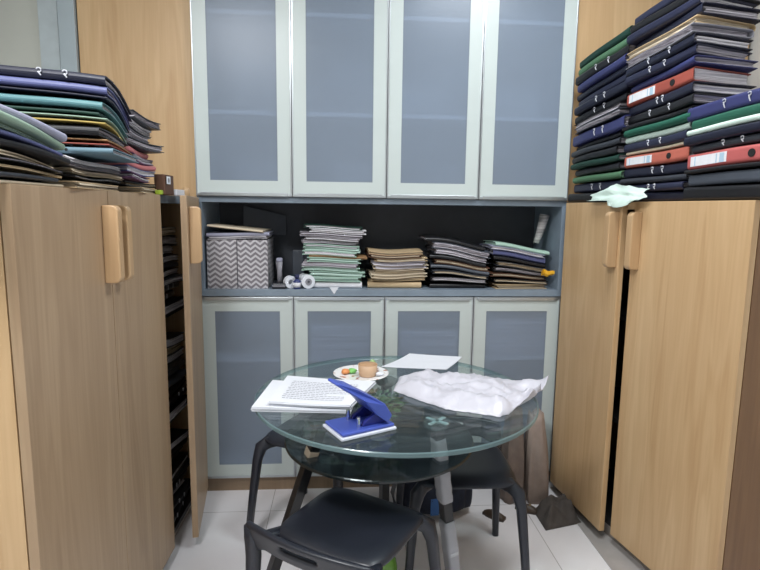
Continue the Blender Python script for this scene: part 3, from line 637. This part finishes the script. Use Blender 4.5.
def tleg(top, foot, wrapped):
    a = Vector(top)-Vector((TC[0], TC[1], 0)); b = Vector(foot)-Vector((TC[0], TC[1], 0)); d = b-a
    leg = MB().tube([a, b], [(.020, .016), (.020, .016)], 4, sq=40, up=Vector((1, 0.35, 0))).build('leg', BLACK_METAL, t, .002)
    MB().lathe([(.0, -.026), (.036, -.026), (.044, -.018), (.044, -.001), (.0, -.001)], 6, Matrix.Translation(a+Vector((0, 0, .026)))).build('leg_connector', [clear('connector_acrylic', (.86, .93, .93, 1), .05, .12, srgb(190, 206, 208))] if wrapped else [GLASS_SMOKE], t, .002)
    if wrapped:
        m = MB()
        for k in range(4):
            an = math.pi/4+k*math.pi/2
            m.box(-.022, .027, -.0065, .0065, -.004, .0005, 0, Matrix.Translation(a+Vector((0, 0, .024))) @ Matrix.Rotation(an, 4, 'Z') @ Matrix.Translation((.014, 0, 0)))
        m.build('star_fitting', plain('star_highlight_white', srgb(224, 236, 236), .2), t, .001)  # star on the connector, its highlight put in as bright white colour
        rng = random.Random(4)
        for k, (f0, f1) in enumerate(((.05, .36), (.46, 1.0))):
            pts = [a+d*(f0+(f1-f0)*i/14) for i in range(15)]
            MB().tube(pts, [(.0235+rng.uniform(0, .004), .0195+rng.uniform(0, .004)) for _ in pts], 12, sq=5, up=Vector((1, .35, 0))).build('plastic_wrap', FILM, leg, 0, True)
        m = MB()
        for f in (.595, .62):
            m.tube([a+d*f+Vector((-.0, 0, .004)), a+d*(f+.012)], [(.027, .022), (.0265, .022)], 12, sq=5, up=Vector((1, .35, 0)))
        m.build('clear_tape', clear('clear_tape', (.85, .85, .86, 1), .15, .5, srgb(225, 225, 230)), leg, 0, True)
    else:
        m = MB().tube([a+d*.12, a+d*.19], [(.0225, .0185), (.0225, .0185)], 8, sq=8, up=Vector((1, .35, 0)))
        m.build('masking_tape', plain('masking_tape', srgb(168, 150, 132), .7), leg)
tleg((.307, 1.654, .708), (.405, 1.68, 0), True)
tleg((-.065, 1.69, .708), (-.285, 1.745, 0), False)
tleg((.18, 2.09, .708), (.18, 2.14, 0), False)

# ------------------------------------------------------------------ chairs
def make_chair(name, label, loc, face):
    rz = math.atan2(face[1], face[0])-math.pi/2
    t = empty(name, (loc[0], loc[1], 0), rz); tag(t, label, 'chair', 'black plastic chairs around the glass table')
    def se(u, v, sx, sy, n=5.5):
        a, b = 2*u-1, 2*v-1
        # square to superellipse
        k = (abs(a)**n+abs(b)**n)**(1/n); mx = max(abs(a), abs(b)); s = mx/k if k > 1e-6 else 1
        return a*s*sx, b*s*sy
    def top(u, v):
        x, y = se(u, v, .190, .182); r = max(abs(2*u-1), abs(2*v-1))
        return Vector((x, y, .465-.012*math.cos(x*7)*math.cos(y*6)+.006-.016*max(0, r-.8)/.2+(-.012*max(0, y-.10)/.1)))
    def bot(u, v):
        x, y = se(u, v, .182, .173); r = max(abs(2*u-1), abs(2*v-1)); return Vector((x, y, .432+.006*(1-r)))
    MB().slab(14, 14, top, bot).build('seat', BLACK_PL, t, 0, True, 1)
    # back panel with slot, ends flow into the rear legs
    nx, ny = 28, 6; zt = lambda a: .528-.014*abs(a)**3; 
    def ctr(u, v):
        a = 2*u-1; zl = .452-.03*max(0, abs(a)-.62)/.38*1.6; z = zl+(zt(a)-zl)*v
        y = -.215-.34*(z-.45)-.035*(1-a*a)
        x = a*(.212-.01*(z-.45)*2)
        return Vector((x, y, z))
    def off(u, v, s):
        p = ctr(u, v); return p+Vector((0, s*(.011+.003*(1-v)), 0))
    MB().slab(nx, ny, lambda u, v: off(u, v, 1), lambda u, v: off(u, v, -1), 0, lambda i, j: j == 3 and 10 <= i < 18).build('backrest', BLACK_PL, t, 0, True, 1)
    for s in (-1, 1):
        path = [(s*.214, -.235, 0), (s*.207, -.228, .2), (s*.200, -.222, .40), (s*.199, -.226, .44), (s*.199, -.232, .465), (s*.196, -.240, .50)]
        MB().tube(path, [(.013, .014), (.016, .017), (.020, .021), (.021, .019), (.021, .015), (.019, .010)], 12, sq=3, up=Vector((0, 1, 0))).build('leg', BLACK_PL, t, 0, True)
        # arm of the seat into the rear leg
        MB().tube([(s*.15, -.12, .444), (s*.182, -.175, .442), (s*.199, -.222, .425)], [(.02, .010), (.02, .014), (.017, .016)], 10, sq=3).build('seat_bracket', BLACK_PL, t, 0, True)
        path = [(s*.218, .212, 0), (s*.203, .192, .2), (s*.190, .172, .36), (s*.180, .160, .41), (s*.156, .136, .430), (s*.10, .10, .433)]
        MB().tube(path, [(.013, .013), (.015, .016), (.018, .020), (.025, .024), (.028, .015), (.02, .006)], 14, sq=3, up=Vector((0, 1, 0))).build('leg', BLACK_PL, t, 0, True)
    return t
make_chair('dining_chair', 'black plastic chair in front, its slotted low back nearest the camera', (.037, 1.555), (.555, .832))
make_chair('dining_chair', 'black plastic chair under the right side of glass table, facing the camera', (.452, 1.935), (-.03, -1))
make_chair('dining_chair', 'black plastic chair behind the left side of the table near cabinets', (-.10, 2.25), (-.46, -.88))

# ------------------------------------------------------------------ things on the table
TT = TZ+.0008
def quad_stack(name, label, pts, T, layers, seed, cat, text=False):
    """pile of sheets over a quadrilateral (world xy), pts order: a,b,c,d"""
    a, b, c, d = [Vector((p[0], p[1], 0)) for p in pts]; cen = (a+b+c+d)/4
    root = empty(name, (cen.x, cen.y, TT)); tag(root, label, cat); rng = random.Random(seed)
    m = MB(); nl = max(2, layers); z = 0; dz = T/nl
    for i in range(nl):
        e = Vector((rng.uniform(-.004, .004), rng.uniform(-.004, .004), 0)) if 0 < i < nl-1 else Vector()
        m.slab(8, 8, lambda u, v: (a*(1-u)*(1-v)+b*u*(1-v)+c*u*v+d*(1-u)*v)-cen+e+Vector((0, 0, z+dz-.0002+.002*math.sin(5*u+seed)*i/nl)), lambda u, v: (a*(1-u)*(1-v)+b*u*(1-v)+c*u*v+d*(1-u)*v)-cen+e+Vector((0, 0, z+.002*math.sin(5*u+seed)*i/nl)))
        z += dz
    o = m.build('sheets', PAPER, root)
    if text:
        tm = MB(); n = 11
        for k in range(n):
            v0 = .14+.70*k/n
            u0, u1 = .10+.03*rng.random(), (.86-.35*rng.random() if k % 4 == 3 else .88-.04*rng.random())
            f = lambda u, v: (a*(1-u)*(1-v)+b*u*(1-v)+c*u*v+d*(1-u)*v)-cen+Vector((0, 0, T+.0006+.002*math.sin(5*u+seed)*(nl-1)/nl))
            u = u0
            while u < u1:
                w = rng.uniform(.015, .05); q = [f(u, v0), f(min(u+w, u1), v0), f(min(u+w, u1), v0+.016), f(u, v0+.016)]
                tm.add(q, [(0, 1, 2, 3)]); u += w+.012
        tm.build('printed_text', plain('toner_grey', srgb(132, 134, 146), .8), root)
    return root
quad_stack('paper_stack', 'lower white paper stack at the left edge of the glass table', [(-.288, 1.705), (.03, 1.675), (.07, 1.90), (-.255, 1.985)], .014, 4, 1, 'papers')
r = quad_stack('paper_stack', 'upper printed paper stack under the blue hole punch lever', [(-.235, 1.715), (.03, 1.672), (.125, 1.915), (-.20, 1.99)], .012, 4, 2, 'papers', True)
r.location.z = TT+.0165
sh = quad_stack('paper_sheet', 'single white sheet between the plate and white plastic bag', [(.165, 2.19), (.43, 2.14), (.53, 2.30), (.305, 2.36)], .0012, 2, 3, 'paper')
for vv in sh.children[0].data.vertices:
    q = vv.co.x*.22+vv.co.y*.97; vv.co.z += .0009+.05*max(0, q+.04)**1.0*1.6*max(0, q+.04)/.15
# hole punch
hp = empty('hole_punch', (.055, 1.556, TT), math.radians(27)); tag(hp, 'blue two-hole punch with raised lever at the front table edge', 'hole punch')
BLUE = plain('blue_plastic', srgb(70, 90, 178), .35, 0, .05); BLUE_D = plain('dark_blue_plastic', srgb(34, 44, 128), .4, 0, .05)
bx(-.092, .092, -.064, .064, 0, .009).build('tray', plain('translucent_white_plastic', srgb(214, 218, 230), .4), hp, .003)
bx(-.086, .088, -.058, .062, .0095, .019).build('base', BLUE, hp, .004)
m = MB(); 
for y in (-.03, .036):
    m.prism([(-.01, .019), (.075, .019), (.078, .036), (.05, .058), (.03, .05), (-.004, .030)], lambda p, y=y: (p[0], y-.007, p[1]), lambda p, y=y: (p[0], y+.007, p[1]))
m.build('lever_bracket', BLUE_D, hp, .002)
for y in (-.03, .036):
    MB().lathe([(.0, 0), (.006, 0), (.006, .03), (0, .03)], 14, Matrix.Translation((-.02, y, .019))).build('punch_pin', CHROME, hp)
    MB().lathe([(.0, 0), (.005, 0), (.005, .004), (0, .004)], 14, Matrix.Translation((.045, y-.007, .045)) @ Matrix.Rotation(math.pi/2, 4, 'X')).build('pivot_pin', BLACK_METAL, hp)
# lever plate
m = MB()
pr = [(.066, .024), (.080, .045), (.055, .084), (-.03, .136), (-.085, .160), (-.093, .155), (-.07, .138), (-.01, .098), (.03, .052)]
def lw(x): return .054 if x > .0 else .054-.032*(-x)/.093
m.prism(pr, lambda p: (p[0], -lw(p[0])-.004, p[1]), lambda p: (p[0], lw(p[0])+.010, p[1]))
m.build('lever', BLUE, hp, .004)
# plate with food
pl = empty('plate', (.077, 2.066, TT)); tag(pl, 'oval white plate with floral rim behind the paper stack', 'plate')
def plate_mat():
    m, nt, p = new_mat('floral_china'); tc = N(nt, 'ShaderNodeTexCoord'); no = N(nt, 'ShaderNodeTexNoise', Scale=42.0, Detail=2.0); nt.links.new(tc.outputs['Object'], no.inputs['Vector'])
    rp = N(nt, 'ShaderNodeValToRGB'); e = rp.color_ramp.elements; e[0].position = .33; e[0].color = srgb(176, 130, 112); e[1].position = .42; e[1].color = srgb(238, 238, 238)
    x = e.new(.66); x.color = srgb(238, 238, 238); x = e.new(.72); x.color = srgb(150, 178, 140)
    nt.links.new(no.outputs['Fac'], rp.inputs['Fac']); nt.links.new(rp.outputs['Color'], p.inputs['Base Color']); p.inputs['Roughness'].default_value = .2; return m
MB().lathe([(0, 0), (.055, 0), (.062, .003), (.108, .014), (.109, .016), (.106, .0165), (.064, .007), (0, .006)], 48).build('dish', plate_mat(), pl, 0, True)
o = empty('food_cup', (.103, 2.055, TT+.0066)); tag(o, 'brown topped round cup of food standing on plate', 'food cup')
MB().lathe([(0, 0), (.030, 0), (.034, .004), (.038, .046), (.0365, .046), (.033, .008), (0, .006)], 32).build('cup', plain('tan_cup', srgb(206, 172, 140), .5), o, 0, True)
MB().lathe([(0, .044), (.0362, .044), (.03, .048), (0, .049)], 32).build('filling', plain('brown_filling', srgb(186, 148, 112), .6, 0, .12, 60, .4), o, 0, True)
def lump(name, label, loc, r, mat, seed, cat, sz=(1, 1, .6)):
    rng = random.Random(seed); m = MB(); V = []; nu, nv = 14, 8
    ph = [rng.uniform(0, 6) for _ in range(4)]
    def f(u, v):
        th = 2*math.pi*u; la = math.pi*(v-.5); k = r*(1+.16*math.sin(3*th+ph[0])*math.cos(la)+.12*math.sin(5*th+4*la+ph[1]))
        return (k*math.cos(la)*math.cos(th)*sz[0], k*math.cos(la)*math.sin(th)*sz[1], k*math.sin(la)*sz[2]+r*sz[2])
    for j in range(nv+1):
        for i in range(nu): V.append(f(i/nu, .02+.96*j/nv))
    F = [(j*nu+i, j*nu+(i+1) % nu, (j+1)*nu+(i+1) % nu, (j+1)*nu+i) for j in range(nv) for i in range(nu)]+[tuple(range(nu-1, -1, -1)), tuple(nv*nu+i for i in range(nu))]
    o = m.add(V, F).build(name, mat, None, 0, True); o.location = loc; return tag(o, label, cat)
lump('carrot_salad', 'orange carrot salad at the left of the plate', (.016, 2.075, TT+.0075), .017, plain('carrot_orange', srgb(226, 150, 92), .5, 0, .2, 90), 3, 'food')
lump('green_salad', 'green leafy salad between carrot and cup on plate', (.043, 2.085, TT+.0075), .016, plain('salad_green', srgb(132, 206, 112), .5, 0, .25, 90), 4, 'food')
lump('crumpled_napkin', 'white crumpled napkin right of the cup on plate', (.150, 2.035, TT+.012), .015, PAPER, 5, 'napkin', (1, 1, .5))
lump('herb_sprig', 'small green herb sprig behind the cup on plate', (.125, 2.12, TT+.0095), .016, plain('herb_green', srgb(150, 180, 120), .6, 0, .25, 90), 6, 'food', (1, .6, 1.3))
# white plastic bag
import mathutils.noise as mn
def bag_pt(u, v, base=False):
    # u: left->right along the bag, v: near->far
    L0, L1 = Vector((.185, 1.885, 0)), Vector((.235, 2.06, 0))
    C0, C1 = Vector((.34, 1.70, 0)), Vector((.46, 2.08, 0))
    R0, R1 = Vector((.505, 1.625, 0)), Vector((.63, 1.985, 0))
    E0, E1 = Vector((.66, 1.74, 0)), Vector((.745, 1.86, 0))
    ctl = [(L0, L1), (C0, C1), (R0, R1), (E0, E1)]
    s = u*3; i = min(int(s), 2); f = s-i; f = f*f*(3-2*f)*.5+f*.5
    a = ctl[i][0].lerp(ctl[i+1][0], f); b = ctl[i][1].lerp(ctl[i+1][1], f)
    p = a.lerp(b, v)
    edge = min(1, min(u, 1-u)*9)*min(1, min(v, 1-v)*5); edge = edge**.6
    hgt = .034*(1 if u < .72 else max(.25, 1-(u-.72)*3.2))
    n1 = mn.noise(Vector((p.x*13, p.y*13, 1.3))); n2 = abs(mn.noise(Vector((p.x*27, p.y*22, 4.1)))); n3 = mn.noise(Vector((p.x*60, p.y*50, 7)))
    n4 = 1-abs(mn.noise(Vector((p.x*9+3, p.y*15, 9.7)))); n5 = 1-abs(mn.noise(Vector((p.x*22, p.y*9+5, 2.2))))
    z = edge*(hgt+.018*n1-.010*n2+.003*n3+.010*(n4**7-.3)+.009*(n5**8-.2))
    if u > .75:
        tail = (u-.75)/.25; z += .045*tail**1.5+.016*tail*math.sin(13*v+3*u)
        p += Vector((.012*tail*math.sin(9*v), .02*tail*math.sin(7*v+1), 0))
    q = Vector((p.x+.008*n1, p.y+.008*n3, 0))
    lift = 0 if u <= .75 else .045*((u-.75)/.25)**1.5+.016*((u-.75)/.25)*math.sin(13*v+3*u)
    if base: return Vector((q.x, q.y, max(.0005, lift-.002) if u > .75 else .0005))
    return Vector((q.x, q.y, max(z, .002+max(0, lift))))
m = MB().slab(60, 34, lambda u, v: bag_pt(u, v)+Vector((0, 0, TT)), lambda u, v: bag_pt(u, v, True)+Vector((0, 0, TT)))
o = m.build('plastic_bag', plain('white_plastic', srgb(204, 203, 212), .36, 0, .03, 12), None, 0, True)
tag(o, 'crumpled white plastic bag lying across the right of glass table', 'plastic bag')
# vase with plant on the lower shelf
v = empty('glass_vase', (.135, 1.83, .6046)); tag(v, 'small glass vase of green leaves on the lower table shelf', 'vase')
MB().lathe([(0, 0), (.040, 0), (.042, .003), (.018, .008), (.024, .014), (.044, .034), (.047, .055), (.036, .074), (.0345, .074), (.045, .054), (.041, .034), (.022, .017), (0, .013)], 32).build('bowl', clear('vase_glass', (.82, .85, .83, 1), .05, .34, srgb(186, 192, 190)), v, 0, True)
rng = random.Random(12); m = MB(); st = MB()
for k in range(190):
    a = rng.uniform(0, 6.28); el = rng.uniform(-.3, 1.2); r0 = rng.uniform(.01, .11); L = rng.uniform(.022, .042)
    c = Vector((r0*math.cos(a)*.75-.005, r0*math.sin(a)*1.15+.075, rng.uniform(.066, .116))); d = Vector((math.cos(a)*math.cos(el), math.sin(a)*math.cos(el), math.sin(el)*.5)); s = d.cross(Vector((0, 0, 1))).normalized()*L*.3
    e = c+d*L
    if e.z > .124: c.z -= e.z-.124; e.z = .124
    mid = c.lerp(e, .5); nrm = Vector((0, 0, .0012)); md = mid-Vector((0, 0, .003))
    m.add([c, md+s, e, md-s, mid+nrm*2], [(0, 1, 4), (1, 2, 4), (2, 3, 4), (3, 0, 4), (0, 3, 2, 1)])
    if k % 6 == 0: st.tube([(0, 0, .03), c.lerp(Vector((0, 0, .05)), .3), c], .0012, 5)
m.build('leaves', plain('leaf_green', srgb(96, 128, 88), .5, 0, .5, 60), v); st.build('stems', plain('stem_green', srgb(86, 104, 66), .6), v)

# ------------------------------------------------------------------ things on the floor
b = empty('drink_bottle', (.165, 1.765, 0)); tag(b, 'green plastic bottle standing on the floor by front chair', 'bottle')
MB().lathe([(0, 0), (.028, 0), (.034, .006), (.035, .03), (.033, .06), (.035, .09), (.035, .15), (.030, .178), (.016, .205), (.014, .21), (.014, .222), (0, .222)], 32).build('body', plain('green_bottle', srgb(110, 160, 60), .2, 0, .15, 12), b, 0, True)
MB().lathe([(0, .222), (.017, .222), (.018, .226), (.018, .243), (.016, .246), (0, .246)], 24).build('cap', plain('green_cap', srgb(96, 140, 52), .4), b, 0, True)
# backpack
bp = empty('backpack', (.44, 2.36, 0), math.radians(4)); tag(bp, 'dark navy backpack on the floor behind the right chair', 'backpack')
def pack(u, v, s):
    x = -.19+.38*u; z = .012+.30*v
    e = (max(0, 1-abs(2*u-1)**4)*max(0, 1-abs(2*v-1)**4))**.5
    return Vector((x*(1-.12*v*v)*(.9+.1*e), s*.085*e+.01*math.sin(9*u+4*v)*e, z+.01*math.sin(7*u)*e*(1 if v > .1 else 0)))
NAVYF = plain('navy_fabric', srgb(30, 36, 54), .8, 0, .2, 60, .4)
MB().slab(20, 16, lambda u, v: pack(u, v, -1), lambda u, v: pack(u, v, 1)).build('bag_body', NAVYF, bp, 0, True)
def pk(u, v, s): 
    p = pack(.16+.68*u, .04+.5*v, -1); return p+Vector((0, -.022*(1-abs(2*u-1)**4)**.5*(1-abs(2*v-1)**4)**.5-(.002 if s < 0 else -.01), 0))
MB().slab(12, 10, lambda u, v: pk(u, v, -1), lambda u, v: pk(u, v, 1)).build('front_pocket', NAVYF, bp, 0, True)
bx(-.05, -.012, -.118, -.113, .05, .13).build('patch', plain('blue_patch', srgb(56, 100, 160), .6), bp, .001)
MB().tube([(-.17, -.06, .12), (-.205, -.07, .09), (-.215, -.07, .15), (-.195, -.065, .22), (-.165, -.05, .26)], [(.004, .012)]*5, 8, sq=3).build('strap', plain('strap_grey', srgb(98, 102, 110), .7), bp, 0, True)
MB().tube([(-.06, -.02, .305), (-.03, -.03, .335), (.03, -.03, .335), (.06, -.02, .305)], .008, 8).build('grab_handle', NAVYF, bp, 0, True)
# cloth sacks in the right corner
def sack(name, label, cx, cy, w, d, h, mat, seed, lean):
    rng = random.Random(seed); ph = [rng.uniform(0, 6) for _ in range(5)]; V = []; nu, nv = 36, 14
    for j in range(nv+1):
        v_ = j/nv
        for i in range(nu):
            th = 2*math.pi*i/nu; c, s = math.cos(th), math.sin(th); c = math.copysign(abs(c)**.7, c); s = math.copysign(abs(s)**.7, s)
            k = (1-.42*v_**2.2)*(1+.07*math.sin(5*th+ph[0]+2*v_)+.05*math.sin(9*th+ph[1]-4*v_))*(1 if j else .93)
            V.append((cx+c*w*k+lean*v_, cy+s*d*k, h*v_*(1+.04*math.sin(3*th+ph[2]))))
    F = [(j*nu+i, j*nu+(i+1) % nu, (j+1)*nu+(i+1) % nu, (j+1)*nu+i) for j in range(nv) for i in range(nu)]+[tuple(range(nu-1, -1, -1)), tuple(nv*nu+i for i in range(nu))]
    return tag(MB().add(V, F).build(name, mat, None, 0, True), label, 'sack', 'cloth sacks in the corner')
SK = plain('taupe_cloth', srgb(150, 134, 124), .9, 0, .12, 20, .4); SK2 = plain('brown_cloth', srgb(118, 104, 96), .9, 0, .14, 20, .4)
sack('cloth_sack', 'taupe cloth sack leaning in the right corner, nearest the cabinet', .955, 2.45, .058, .06, .44, SK, 1, -.02)
sack('cloth_sack', 'darker brown cloth sack partly hidden behind the right chair', .835, 2.46, .055, .06, .45, SK2, 2, .0)
def rag(u, v): 
    x = .905+.185*u; y = 2.23+.175*v; e = min(1, min(u, 1-u)*5)*min(1, min(v, 1-v)*4)
    return Vector((x, y-.05*(1-u), .0015+e*(.05+.07*mn.noise(Vector((x*20, y*20, 2))))+e*.03*u))
o = MB().slab(26, 22, lambda u, v: rag(u, v)+Vector((0, 0, .003)), lambda u, v: Vector((rag(u, v).x, rag(u, v).y, .001))).build('dark_cloth', plain('dark_grey_cloth', srgb(78, 72, 68), .9, 0, .2, 30, .4), None, 0, True)
tag(o, 'crumpled dark grey cloth on floor at the right corner', 'cloth')
def shoe(name, label, loc, rz):
    t = empty(name, loc, rz); t.scale = (.62, .62, .7); tag(t, label, 'sandal', 'sandals under the table')
    def f(u, v, top):
        a = 2*v-1; w = .035*(.75+.35*math.sin(math.pi*min(1, u*1.15)))*(1-.25*(u > .9)); y = -.085+.17*u
        return Vector((a*w, y, (.018+.030*(1-a*a)*math.sin(math.pi*u)**.7) if top else .0))
    MB().slab(12, 6, lambda u, v: f(u, v, 1), lambda u, v: f(u, v, 0)).build('upper', plain('brown_leather', srgb(66, 52, 40), .5, 0, .2, 30), t, 0, True)
    bx(-.014, .014, -.03, -.018, .046, .05).build('buckle', plain('brass', srgb(170, 150, 110), .35, .8), t, .001)
    return t
shoe('sandal', 'brown buckled sandal on floor beside the cloth sack', (.875, 2.345, 0), math.radians(60))
shoe('sandal', 'brown buckled sandal half hidden behind right chair leg', (.705, 2.30, 0), math.radians(50))
